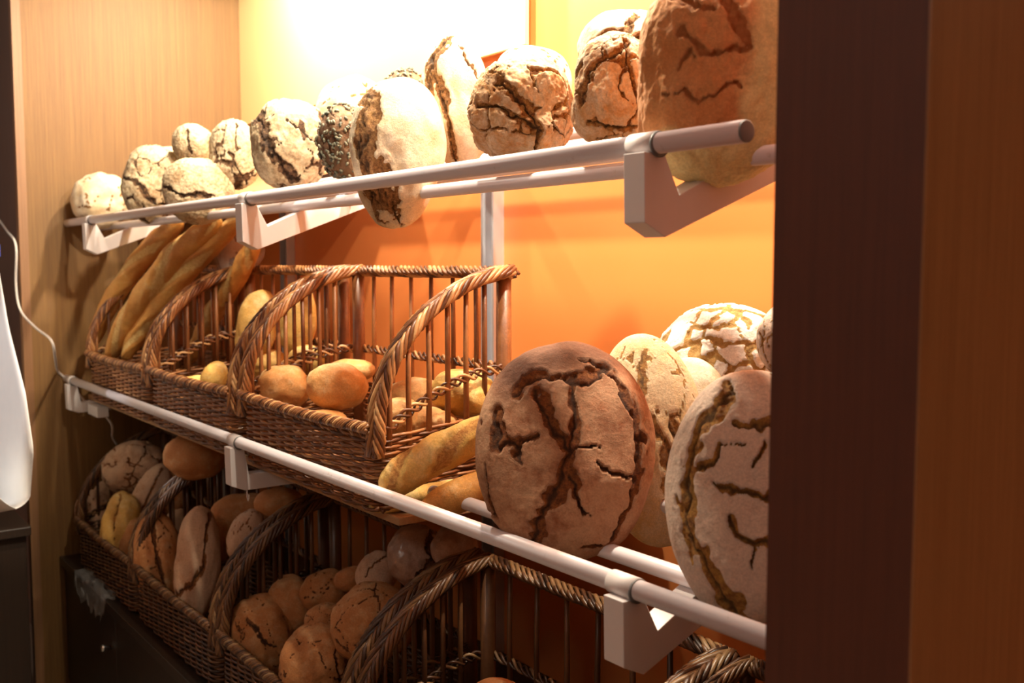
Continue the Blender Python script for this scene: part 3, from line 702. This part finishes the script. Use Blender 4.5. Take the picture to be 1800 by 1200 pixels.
bread('batard_loaf', 'long dusty loaf with broken waist standing right of the split loaf', 346, 990, 38, 102, .95, 'pinkroll', Y=.955, group=G5, sub=6, roll=-5, lines=[([(.45, .85), (.35, .3), (.3, -.1), (-.2, -.4), (-.8, -.5)], .07, .09)], cdepth=.10)
bread('bread_roll', 'brown roll half hidden between the two standing long loaves', 316, 936, 28, 42, .9, 'pinkroll', Y=1.05, group=G5)
bread('bread_roll', 'shaded brown roll to the right of the dusty long loaf', 388, 940, 30, 44, .9, 'brownroll', Y=1.06, group=G5)
bread('bread_roll', 'pointed roll with a bright highlight near the second arched rim', 432, 940, 30, 46, .9, 'pinkroll', Y=1.06, group=G5, roll=-22, vor=(1.6, .04, .45))
bread('bread_roll', 'wide brown roll in deep shade at the back of the second bottom basket', 430, 900, 58, 34, .8, 'brownroll', Y=1.14, group=G5)
bread('bread_roll', 'dark brown roll at the back under the middle bracket', 490, 882, 42, 26, .8, 'brownroll', Y=1.15, group=G5)
G6 = 'cracked rolls in the third bottom basket'
CR = dict(vor=(1.25, .022, .36), cdepth=.05)
bread('bread_roll', 'cracked oval brown roll at the front left of the third bottom basket', 462, 1120, 56, 76, .85, 'brownroll', Y=.975, group=G6, sub=6, roll=8, lines=[([(-.35, .45), (-.1, .1), (.1, -.15), (.35, -.25)], .05, .03), ([(-.25, -.5), (-.15, -.8)], .03, .03)], vor=(1.6, .018, .45), cdepth=.05)
bread('bread_roll', 'cracked roll in the foreground with a pale golden light band across its top', 555, 1168, 63, 70, .9, 'brownroll', Y=.955, group=G6, sub=6, seed=33, lines=[([(.5, .3), (.55, -.1), (.7, -.5)], .025, .025)], **CR)
bread('bread_roll', 'smooth brown roll behind the cracked oval roll', 512, 1062, 44, 50, .9, 'brownroll', Y=1.06, group=G6, sub=5, roll=12)
bread('bread_roll', 'round brown roll near the back centre of the third bottom basket', 572, 1040, 42, 40, .9, 'brownroll', Y=1.12, group=G6, sub=5, vor=(1.4, .03, .5))
bread('bread_roll', 'round cracked roll wedged between the foreground roll and the wide cracked loaf', 572, 1098, 36, 38, .9, 'brownroll', Y=1.03, group=G6, sub=6, seed=12, **CR)
bread('bread_roll', 'wide cracked brown loaf leaning against the right rim of the third bottom basket', 655, 1095, 74, 68, .8, 'brownroll', Y=1.045, group=G6, sub=6, seed=8, roll=20, **CR)
bread('bread_roll', 'small shaded roll behind the round back-centre roll', 622, 1018, 34, 24, .9, 'brownroll', Y=1.16, group=G6)
bread('bread_roll', 'dusty split roll standing left of the dusty torn loaf at the back', 662, 1010, 36, 42, .9, 'pinkroll', Y=1.12, group=G6, roll=-18, lines=[([(.1, .8), (-.3, .4), (-.5, -.2)], .05, .05)])
bread('bread_roll', 'greyish dusty loaf in plastic film with a torn right side under the lower rail', 728, 976, 48, 54, .9, 'wrapped', Y=1.14, group=G6, sub=6, lines=[([(.6, .8), (.5, .2), (.7, -.1), (.3, -.5), (.0, -.8)], .12, .16)])
bread('bread_roll', 'dark film-wrapped loaf in deep shade under the lower rail', 800, 962, 42, 40, .9, 'wrapped', Y=1.18, group=G6)
bread('bread_roll', 'tip of a brown roll at the bottom edge in the nearly empty basket', 872, 1216, 42, 24, .9, 'brownroll', Y=1.04)

# ------------------------------------------------------------------ left side: cable, paper, counter, film
c = MB()
pc = [(-12, 372, .735), (12, 405, .735), (28, 432, .735), (28, 500, .735), (36, 545, .74), (62, 575, .745), (90, 598, .75), (97, 630, .78), (101, 652, .86), (112, 668, .90), (140, 700, .95), (175, 722, .98), (196, 745, 1.0), (198, 768, 1.03), (206, 782, 1.05)]
raw = PP(pc); sm_ = []
for i in range(len(raw)-1):
    p0 = raw[max(0, i-1)]; p1 = raw[i]; p2 = raw[i+1]; p3 = raw[min(len(raw)-1, i+2)]
    for k in range(6):
        f = k/6; sm_.append(.5*((2*p1)+(p2-p0)*f+(2*p0-5*p1+4*p2-p3)*f*f+(3*p1-p0-3*p2+p3)*f**3))
sm_ = [Vector((max(p.x, XL+.006) if p.y > PF-.01 else p.x, p.y, p.z)) for p in sm_]
c.tube(sm_, .0042, 8); o = c.build('cable', M['cable']); tag(o, 'thin white cable dropping along the left panel to the lower rail', 'cable')

# paper sheet hanging at left, curled at the bottom
Yp = .60
def paper():
    prof = [(Yp+.00, 1.62), (Yp+.0, 1.50), (Yp-.01, 1.38), (Yp-.03, 1.24), (Yp-.05, 1.10), (Yp-.06, 1.00)]
    c0 = P(25, 905, Y=Yp)
    pts_l = PP([(-60, 440, Yp), (-60, 560, Yp), (-60, 700, Yp), (-60, 800, Yp), (-60, 900, Yp)])
    pts_r = PP([(-8, 440, Yp), (18, 575, Yp), (50, 690, Yp), (67, 790, Yp), (64, 870, Yp)])
    b = MB(); n = 14; rows = 26
    def lerpc(l, t):
        s = t*(len(l)-1); i = min(len(l)-2, int(s)); return l[i].lerp(l[i+1], s-i)
    for j in range(rows+1):
        t = j/rows
        for i in range(n+1):
            f = i/n; p = lerpc(pts_l, t).lerp(lerpc(pts_r, t), f)
            b.v.append((p.x, p.y-.03*math.sin(f*2.6)*t, p.z)); b.t.append(.5)
    # curl upward and forward at the bottom
    base = (rows)*(n+1)
    last = [Vector(b.v[base+i]) for i in range(n+1)]
    for j in range(1, 13):
        a = math.pi*1.15*j/12; r = .035
        for i in range(n+1):
            q = last[i]; b.v.append((q.x, q.y-r+r*math.cos(a)-.004*j, q.z-r*math.sin(a)+.0075*max(0, j-4)*1.6)); b.t.append(.5)
    R = rows+12
    for j in range(R):
        for i in range(n): a0 = j*(n+1)+i; b.f.append((a0, a0+1, a0+n+2, a0+n+1))
    o = b.build('paper_sheet', M['paper']); md = o.modifiers.new('thick', 'SOLIDIFY'); md.thickness = .0015
    return o
o = paper(); tag(o, 'bright white paper sheet with curled lower end at the left edge', 'paper')
lp = P(0, 440, Y=Yp-.02)
o = boxo('blue_label', M['blue'], (lp.x-.10, lp.x+.004, lp.y-.002, lp.y, lp.z-.018, lp.z+.018)); o.parent = bpy.data.objects['paper_sheet']
pcn = P(55, 925, Y=.66)
ct = empty('side_counter', (0, 0, 0)); tag(ct, 'dark side counter under the white paper at the left edge', 'counter')
boxo('counter_top', M['cabwood'], (pcn.x-.9, pcn.x, .50, .66, pcn.z-.03, pcn.z), ct, .003)
boxo('counter_body', M['cabwood'], (pcn.x-.89, pcn.x-.03, .52, .65, 0, pcn.z-.031), ct, .002)

# clear plastic bag on the ledge
def film_bag():
    rnd = random.Random(4); b = MB(); n, mm_ = 36, 20
    c0 = P(150, 1020, Y=.86); 
    for j in range(mm_+1):
        for i in range(n+1):
            u = i/n-.5; v = j/mm_-.5
            q = Vector((u*11, v*7, 2.2)); h = .022*abs(noise.noise(q))+.03*max(0, noise.noise(q*.6+Vector((3, 1, 0))))
            x = u*.42*(1-.35*abs(v)); y = v*.11+.02*noise.noise(q*1.3)
            z = LZ+.004+h
            yy = .855+y
            if yy < .843: z -= (.843-yy)*1.6; yy = .843-(.843-yy)*.25
            b.v.append((-3.50+x, yy, z)); b.t.append(.5)
    for j in range(mm_):
        for i in range(n): a0 = j*(n+1)+i; b.f.append((a0, a0+1, a0+n+2, a0+n+1))
    o = b.build('plastic_bag', M['film']); tag(o, 'crumpled clear plastic bag draped over the cabinet ledge at lower left', 'plastic bag')
film_bag()
# shop counter reflected in the glossy pillar side
o = boxo('shop_counter', M['white'], (.9, 1.6, .2, 1.3, 0, .92)); tag(o, 'white shop counter across from the glossy pillar', 'counter')
